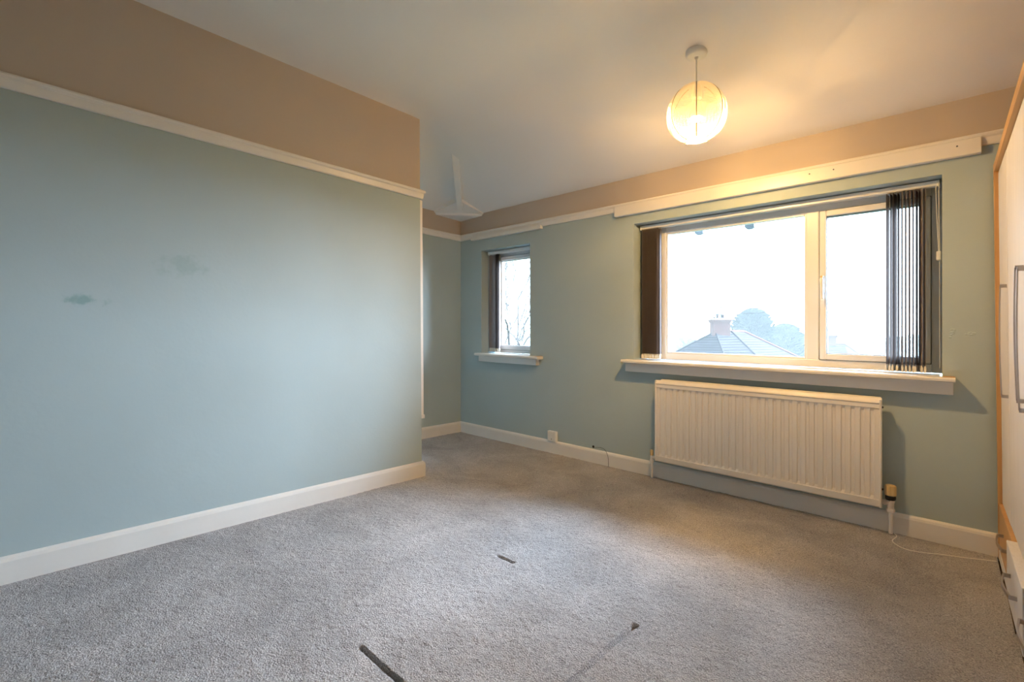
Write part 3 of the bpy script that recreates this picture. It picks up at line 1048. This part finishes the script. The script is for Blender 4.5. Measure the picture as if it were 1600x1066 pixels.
def d_handle(parent, u, z0, z1, nface, vertical=True, u1=None):
    m = MB()
    if vertical:
        n = 14
        pts = []
        for k in range(n + 1):
            t = k / n
            pts.append((u, nface - 0.020 - 0.004 * math.sin(math.pi * t), z0 + (z1 - z0) * t))
        w_, t_ = 0.005, 0.0022
        vs, fs = [], []
        for p in pts:
            vs += [(p[0] - w_, p[1] - t_, p[2]), (p[0] + w_, p[1] - t_, p[2]), (p[0] + w_, p[1] + t_, p[2]), (p[0] - w_, p[1] + t_, p[2])]
        fs = [(i * 4 + k, i * 4 + (k + 1) % 4, (i + 1) * 4 + (k + 1) % 4, (i + 1) * 4 + k) for i in range(n) for k in range(4)]
        fs += [(0, 1, 2, 3), (n * 4 + 3, n * 4 + 2, n * 4 + 1, n * 4)]
        m.add(vs, fs)
        for z in (z0, z1):
            m.box(u - w_, u + w_, nface - 0.021, nface + 0.001, z - 0.007, z + 0.007)
    else:
        n = 12
        w_, t_ = 0.007, 0.0025
        vs = []
        for k in range(n + 1):
            t = k / n
            uu = u + (u1 - u) * t
            nn = nface - 0.018 - 0.010 * math.sin(math.pi * t)
            vs += [(uu, nn - t_, z0 - w_), (uu, nn - t_, z0 + w_), (uu, nn + t_, z0 + w_), (uu, nn + t_, z0 - w_)]
        fs = [(i * 4 + k, i * 4 + (k + 1) % 4, (i + 1) * 4 + (k + 1) % 4, (i + 1) * 4 + k) for i in range(n) for k in range(4)]
        fs += [(0, 1, 2, 3), (n * 4 + 3, n * 4 + 2, n * 4 + 1, n * 4)]
        m.add(vs, fs)
        for uu in (u, u1):
            m.box(uu - 0.003, uu + 0.003, nface - 0.019, nface + 0.001, z0 - w_, z0 + w_)
    m.build('handle', M_STEEL, parent, fn=wd)
faces = [0.015, 0.016, 0.016, 0.016]
for k in range(4):
    m = WB()
    m.wbox(edges[k] + 0.0015, edges[k + 1] - 0.0015, faces[k], faces[k] + 0.018, 0.272, ZT - 0.046)
    dr = m.build('door', M_DOOR, bevel=0.0012, segs=1, **kw)
    hu = (edges[k + 1] - 0.035) if k < 2 else edges[k] + 0.035
    d_handle(dr, hu, (0.812, 0.845, 0.82, 0.82)[k], (1.285, 1.302, 1.29, 1.29)[k], faces[k])
dfc = [0.003, -0.012, -0.004, -0.012]
for k in range(4):
    m = WB()
    m.wbox(dedges[k] + 0.0015, dedges[k + 1] - 0.0015, dfc[k], 0.040, 0.050, 0.268)
    dr = m.build('drawer', (M_BEECH, M_DOOR, M_OAK, M_DOOR)[k], bevel=0.002, segs=1, **kw)
    h0, h1 = ((0.25, 0.46), (0.745, 0.955), (1.13, 1.34), (1.60, 1.80))[k]
    d_handle(dr, h0, 0.178, 0.178, dfc[k], False, h1)

# ---------------------------------------------------------------- outdoors (level ground, no settled floor)
CA, SA = 0.7326, 0.6806
def at(px, py, f):
    """a point f metres ahead of the room's viewpoint"""
    r_, u_ = (px - 800) / 739.5 * f, (533 - py) / 739.5 * f
    return Vector((r_ * CA - f * SA, r_ * SA + f * CA, u_ + EYE))
GZ = -3.2
m = MB()
m.box(-220, 60, W + 0.6, 260, GZ - 0.3, GZ)
tag(m.build('lawn', M_GRASS, room=False), 'dull winter grass far below the windows', 'ground', kind='structure')

# eaves outside with gutter brackets that show under the top of the fixed light
m = MB()
m.box(-4.2, 1.4, W + WT, W + 0.70, 2.22, 2.26)
struct(m.build('trim_6', M_UPVC))
for k, px in enumerate((1093, 1172)):
    p = at(px, 364 if k == 0 else 355, 3.90 if k == 0 else 3.64)
    base = (p.x, p.y, p.z)
    g = empty('gutter_bracket', base, room=False)
    tag(g, ['left-hand', 'right-hand'][k] + ' grey gutter bracket seen through the top of the fixed pane', 'bracket', 'gutter brackets outside the window')
    m = MB()
    m.add([(base[0] + x, base[1] + y, base[2] + z) for y in (-0.02, 0.02) for x, z in ((-0.034, 0.03), (-0.034, 0.0), (-0.018, -0.016), (0.014, -0.016), (0.034, -0.004), (0.034, 0.03))],
          [(0, 1, 2, 3, 4, 5), (11, 10, 9, 8, 7, 6)] + [(i, 6 + i, 6 + (i + 1) % 6, (i + 1) % 6) for i in range(6)])
    m.build('clip', M_GREYM, g, room=False, bevel=0.004)
    m = MB()
    m.tube([(base[0], base[1], base[2] + 0.03), (base[0], base[1] + 0.01, 2.225)], 0.008, 8)
    m.build('stem', M_GREYM, g, room=False)

# neighbour's house: hipped roof in lapped courses, brick chimney
F0 = 26.0
house = empty('house', (*at(1140, 533, F0).xy, GZ), room=False)
tag(house, 'hazy neighbouring house with pale tiled hip roof and brick chimney', 'house')
def roof_face(tl, tr, bl, br, n, name='roof_slope', mat=None, parent=None):
    """courses of tiles, each lapping the one below"""
    m = MB()
    nor = (tr - tl).cross(bl - tl) if (tr - tl).length > 0.01 else (br - tl).cross(bl - tl)
    nor.normalize()
    if nor.z < 0: nor = -nor
    for k in range(n):
        a, b = k / n, (k + 1) / n + 0.02
        p, q = tl.lerp(bl, a), tr.lerp(br, a)
        r_, s_ = tl.lerp(bl, b), tr.lerp(br, b)
        up = nor * 0.03
        m.add([p, q, s_ + up, r_ + up, r_, s_], [(0, 1, 2, 3), (3, 2, 5, 4)])
    return tag(m.build(name, mat or M_ROOFT, parent, room=False), kind='stuff')
ap1, ap2, ap3 = at(1118, 519, F0), at(1143, 518.5, F0 + 0.3), at(1162, 519, F0 + 1.0)
e0, e1, e2, e3 = at(1018, 578, F0 + 1.5), at(1140, 578, F0 - 3.2), at(1203, 578, F0 - 3.0), at(1272, 579, F0 + 1.0)
for e_ in (e0, e1, e2, e3):
    e_.z = e1.z
roof_face(ap1, ap1 + Vector((0.01, 0, 0)), e0, e1, 14, parent=house)
roof_face(ap1, ap2, e1, e2, 14, parent=house)
roof_face(ap2, ap3, e2, e3, 14, parent=house)
for a, b in ((ap1, e0), (ap2, e2), (ap3, e3), (ap1, ap3), (ap1, e1)):
    m = MB()
    light = b in (e3,) or (a is ap1 and b is ap3)
    m.tube([a + Vector((0, 0, 0.03)), a.lerp(b, 0.5) + Vector((0, 0, 0.03)), b + Vector((0, 0, 0.03))], 0.09 if light else 0.05, 6)
    m.build('ridge', M_RIDGE if light else M_ROOFT, house, room=False)
m = MB()
bk = Vector((CA * 0 - SA, CA, 0)) * 6
pl = [e0 * 0.97 + ap1 * 0.03, e1 * 0.96 + ap1 * 0.04, e2 * 0.96 + ap2 * 0.04, e3 * 0.97 + ap3 * 0.03, e3 + bk, e0 + bk]
vs = [(p.x, p.y, GZ) for p in pl] + [(p.x, p.y, e1.z + 0.02) for p in pl]
m.add(vs, [(i, (i + 1) % 6, 6 + (i + 1) % 6, 6 + i) for i in range(6)] + [(6, 7, 8, 9, 10, 11)])
m.build('wall', M_RENDER, house, room=False)
def chimney(parent, pxc, ytop, ybot, wpx, f, pots, aerial=None):
    k = f / 739.5
    c = at(pxc, ybot, f)
    hw = wpx * k / 2
    fr = Vector((-SA, CA, 0)); rt = Vector((CA, SA, 0))
    def tf(p): return c + rt * p[0] + fr * p[1] + Vector((0, 0, p[2]))
    H = (ybot - ytop) * k
    m = MB()
    m.box(-hw, hw, -0.25, 0.25, -0.5, H - 0.16)
    m.box(-hw - 0.04, hw + 0.04, -0.29, 0.29, H - 0.16, H - 0.08)
    m.box(-hw - 0.075, hw + 0.075, -0.33, 0.33, H - 0.08, H)
    st = m.build('chimney_stack', M_BRICK, parent, room=False, fn=tf)
    m = MB()
    m.add([(-hw - 0.07, -0.32, H), (hw + 0.07, -0.32, H), (hw + 0.07, 0.32, H), (-hw - 0.07, 0.32, H),
           (-hw * 0.75, -0.16, H + 0.10), (hw * 0.75, -0.16, H + 0.10), (hw * 0.75, 0.16, H + 0.10), (-hw * 0.75, 0.16, H + 0.10)],
          [(0, 1, 5, 4), (1, 2, 6, 5), (2, 3, 7, 6), (3, 0, 4, 7), (4, 5, 6, 7)])
    m.build('flaunching', M_LEAD, st, room=False, fn=tf)
    for (dx, h, r_) in pots:
        m = MB()
        m.lathe((dx * k, 0, H + 0.03), [(r_ * 0.85, 0), (r_ * 0.8, h * 0.8), (r_, h * 0.85), (r_, h)], 12)
        m.build('chimney_pot', M_POT, st, room=False, fn=tf)
    if aerial:
        m = MB()
        h = aerial
        m.tube([(0.05, 0, H - 0.3), (0.05, 0, H + h)], 0.026, 5)
        m.tube([(-0.28, 0.1, H + h - 0.12), (0.12, -0.05, H + h + 0.0)], 0.024, 5)
        for q in range(5):
            x = -0.26 + q * 0.08
            m.tube([(x, -0.08 + 0.1, H + h - 0.17), (x, 0.12 + 0.1, H + h - 0.03)], 0.016, 4)
        m.build('aerial', M_GREYM, st, room=False, fn=tf)
chimney(house, 1125, 500, 519, 26, F0, ((-9, 0.14, 0.06), (-4, 0.28, 0.085), (4.5, 0.26, 0.095)), 0.72)

# second house, further right
F1 = 34.0
h2 = empty('house', (*at(1310, 533, F1).xy, GZ), room=False)
tag(h2, 'far pale-roofed house with chimney and tall aerial behind the opening sash', 'house')
p1, p2 = at(1270, 538.5, F1), at(1319, 538.5, F1)
q0_, q1_, q2_ = at(1240, 575, F1 - 3), at(1335, 578, F1 - 3.5), at(1368, 566, F1 + 0.5)
for e_ in (q0_, q1_, q2_): e_.z = q0_.z
roof_face(p1, p2, q0_, q1_, 12, parent=h2)
roof_face(p2, p2 + Vector((0.01, 0, 0)), q1_, q2_, 12, parent=h2)
for a, b in ((p1, p2), (p2, q2_)):
    m = MB()
    m.tube([a + Vector((0, 0, 0.03)), b + Vector((0, 0, 0.03))], 0.09, 6)
    m.build('ridge', M_RIDGE, h2, room=False)
m = MB()
pl = [q0_.lerp(p1, 0.05), q1_.lerp(p2, 0.05), q2_.lerp(p2, 0.05), q2_ + bk, q0_ + bk]
vs = [(p.x, p.y, GZ) for p in pl] + [(p.x, p.y, q0_.z + 0.02) for p in pl]
m.add(vs, [(i, (i + 1) % 5, 5 + (i + 1) % 5, 5 + i) for i in range(5)] + [(5, 6, 7, 8, 9)])
m.build('wall', M_RENDER, h2, room=False)
chimney(h2, 1297, 524, 540, 12, F1, ((-3, 0.3, 0.09),), None)
m = MB()
a_ = at(1304, 532, F1)
b_ = at(1304, 502, F1)
m.tube([a_, b_], 0.030, 5)
c1, c2 = at(1302, 502.5, F1), at(1320, 502, F1)
m.tube([c1, c2], 0.028, 5)
for q in range(7):
    p = c1.lerp(c2, q / 6)
    m.tube([p + Vector((0, 0, 0.16)), p - Vector((0, 0, 0.16))], 0.018, 4)
m.build('aerial', M_GREYM, h2, room=False)

# overhead wire
m = MB()
f_ = 12.0
pa, pb = at(905, 498, f_), at(2000, 452, f_)
pts = []
for k in range(21):
    t = k / 20
    p = pa.lerp(pb, t)
    p.z -= 0.06 * 4 * t * (1 - t)
    pts.append(p)
m.tube(pts, 0.0065, 5)
tag(m.build('overhead_wire', M_BLACK, base=tuple(pa), room=False), 'single overhead wire crossing the sky outside the wide window', 'wire')

# trees
def conifer(px, ytop, wpx, f, seed, label, n=900, ybot=600, squash=1.0):
    rg = random.Random(seed)
    k = f / 739.5
    c = at(px, 533, f)
    top = EYE + (533 - ytop) * k
    root = empty('conifer', (c.x, c.y, GZ), room=False)
    tag(root, label, 'tree', 'conifers in the haze')
    m = MB()
    m.tube([(c.x, c.y, GZ - 0.1), (c.x, c.y, top - 1.0)], [0.35, 0.08], 8)
    m.build('trunk', M_BARK, root, room=False)
    hw = wpx * k / 2
    z0 = GZ + 1.0
    fr = Vector((-SA, CA, 0)); rt = Vector((CA, SA, 0))
    m = MB()
    bro = top - hw * 1.15                   # height of the broadest part
    for i in range(n):
        # boughs: a spray of needles at the end of a branch
        t = rg.random() ** 0.7
        z = z0 + (top - z0) * t
        e = (z - bro) / (top - bro) if z > bro else (bro - z) / (bro - z0) * 0.5
        rr = hw * math.sqrt(max(0.02, 1 - e * e)) * (0.70 + 0.42 * rg.random() ** 1.5)
        a = rg.uniform(0, 2 * math.pi)
        q = rr * math.sqrt(rg.uniform(0.02, 1))
        p = Vector((c.x, c.y, z)) + rt * (q * math.cos(a)) + fr * (q * math.sin(a) * 0.8)
        out = (rt * math.cos(a) + fr * math.sin(a) + Vector((0, 0, rg.uniform(-0.1, 0.7)))).normalized()
        ln = rg.uniform(0.45, 0.95) * hw * 0.30
        sd = out.cross(Vector((0, 0, 1))).normalized()
        for j in range(3):
            s2 = (sd * math.cos(j * 1.05) + Vector((0, 0, 1)) * math.sin(j * 1.05)) * ln * 0.42
            m.add([p - out * ln * 0.4, p + s2, p + out * ln * 0.7, p - s2], [(0, 1, 2, 3)])
    tag(m.build('foliage', M_CONIF, root, room=False), kind='stuff')
conifer(1176, 484, 62, 42, 3, 'tall rounded evergreen rising behind the chimney, the larger of two', 3600)
conifer(1226, 508, 62, 46, 5, 'lower spreading evergreen just left of the mullion', 3000)

def bare_tree(base, height, seed, name, label, group, stems=1, spread=0.5, depth=6, r0=0.12, lean=None, kids=3):
    rg = random.Random(seed)
    root = empty(name, base, room=False)
    tag(root, label, 'tree', group)
    trunk, twigs = MB(), MB()
    def grow(p, d, ln, r_, lev):
        pts = [p]
        q = p.copy()
        dd = d.copy()
        n = 3
        for i in range(n):
            dd = (dd + Vector((rg.gauss(0, 0.10), rg.gauss(0, 0.10), 0.05))).normalized()
            q = q + dd * ln / n
            pts.append(q.copy())
        mb = trunk if lev < 2 else twigs
        mb.tube(pts, [r_ * (1 - 0.3 * i / n) for i in range(n + 1)], 6 if lev < 2 else 3, cap=False)
        if lev >= depth:
            return
        for i in range(kids - (1 if rg.random() < 0.25 else 0)):
            a = rg.uniform(0, 2 * math.pi)
            ax = dd.orthogonal().normalized()
            ax = Matrix.Rotation(a, 3, dd) @ ax
            nd = (dd + ax * spread * rg.uniform(0.6, 1.3) + Vector((0, 0, 0.08))).normalized()
            st = pts[-1] if i == 0 else pts[rg.choice([1, 2, 3])]
            grow(st, nd, ln * rg.uniform(0.62, 0.85), r_ * 0.66, lev + 1)
    for s in range(stems):
        b = Vector(base) + Vector((rg.uniform(-1, 1), rg.uniform(-1, 1), 0)) * (0.5 if stems > 1 else 0)
        d = Vector((rg.gauss(0, 0.12), rg.gauss(0, 0.12), 1)).normalized()
        if lean: d = (d + Vector(lean[s % len(lean)])).normalized()
        grow(b, d, height * 0.33, r0, 0)
    trunk.build('trunk', M_BARK, root, room=False)
    tag(twigs.build('branches', M_BARK, root, room=False), kind='stuff')
b0 = at(797, 533, 19)
bare_tree((b0.x, b0.y, GZ), 8.6, 11, 'bare_tree', 'leafless tree filling the left of the small alcove window', 'leafless trees', 1, 0.60, 6, 0.075, [(0.02, 0.02, 0)])
b0 = at(818, 533, 13.5)
bare_tree((b0.x, b0.y, GZ), 8.2, 23, 'bare_tree', 'leafless tree with twin stems at the right of the small alcove window', 'leafless trees', 2, 0.60, 6, 0.070, [(0.05, 0.03, 0), (-0.05, 0, 0)])
b0 = at(1084, 533, 40)
bare_tree((b0.x, b0.y, GZ), 5.2, 31, 'bare_tree', 'leafless bushy tree left of the roof beside the wide pane', 'leafless trees', 3, 0.7, 5, 0.10, [(0.1, 0.05, 0), (-0.15, -0.1, 0), (0, 0, 0)], 4)

def bush(px, ytop, wpx, f, seed, name, label, mat, n=420):
    rg = random.Random(seed)
    k = f / 739.5
    c = at(px, 533, f)
    top = EYE + (533 - ytop) * k
    hw = wpx * k / 2
    root = empty(name, (c.x, c.y, GZ), room=False)
    tag(root, label, 'tree', 'trees on the hazy skyline')
    m = MB()
    m.tube([(c.x, c.y, GZ - 0.1), (c.x, c.y, top - 0.6)], [0.3, 0.08], 6)
    m.build('trunk', M_BARK, root, room=False)
    m = MB()
    rt = Vector((CA, SA, 0)); fr = Vector((-SA, CA, 0))
    for i in range(n):
        a = rg.uniform(0, 2 * math.pi); b = math.asin(rg.uniform(-0.95, 1))
        q = rg.uniform(0.5, 1.0) ** 0.5
        p = Vector((c.x, c.y, (top + GZ + 1.0) / 2)) + rt * hw * q * math.cos(b) * math.cos(a) + fr * hw * 0.6 * q * math.cos(b) * math.sin(a) + Vector((0, 0, (top - GZ - 1.0) / 2 * q * math.sin(b)))
        s = hw * rg.uniform(0.12, 0.22)
        e = Euler((rg.uniform(0, 3), rg.uniform(0, 3), rg.uniform(0, 3))).to_matrix()
        m.add([p + e @ Vector(v) * s for v in ((-1, -0.6, 0), (1, -0.6, 0.2), (0.7, 0.8, 0), (-0.7, 0.8, 0.2))], [(0, 1, 2, 3)])
    tag(m.build('foliage', mat, root, room=False), kind='stuff')
sky_line = ((1300, 531, 60, 78, 'low hazy tree beyond the far roof, behind its chimney'), (1330, 530, 44, 100, 'low hazy tree right of the aerial'),
            (1352, 528, 40, 92, 'hazy tree in the middle of the opening sash'), (1372, 518, 20, 70, 'narrow pointed hazy tree against the dark blind'),
            (1396, 527, 40, 76, 'hazy tree behind the blind slats'), (1430, 525, 50, 88, 'hazy tree at the far right behind the blind'),
            (1062, 530, 60, 90, 'hazy tree at the left edge of the wide pane'), (1250, 524, 40, 64, 'hazy tree just right of the lower evergreen'))
for k, (px, yt, wp, f, lb) in enumerate(sky_line):
    bush(px, yt, wp, f, 50 + k, 'distant_tree', lb, M_CONIF)

# winter mist over the gardens
hz = bpy.data.materials.new('mist')
hz.use_nodes = True
hz.node_tree.nodes.clear()
o_ = N(hz.node_tree, 'ShaderNodeOutputMaterial')
vsn = N(hz.node_tree, 'ShaderNodeVolumeScatter')
vsn.inputs['Color'].default_value = (0.95, 0.98, 1.0, 1)
vsn.inputs['Density'].default_value = 0.0026
hz.node_tree.links.new(vsn.outputs[0], o_.inputs['Volume'])
m = MB()
m.box(-170, 60, W + 1.3, 130, GZ - 0.2, 22)
tag(m.build('mist', hz, room=False), 'thin white winter mist hanging over the gardens', 'mist', kind='stuff')
SC.cycles.volume_bounces = 2
SC.cycles.max_bounces = 14
SC.cycles.diffuse_bounces = 8
SC.cycles.transparent_max_bounces = 16
SC.cycles.caustics_reflective = False
SC.cycles.caustics_refractive = False
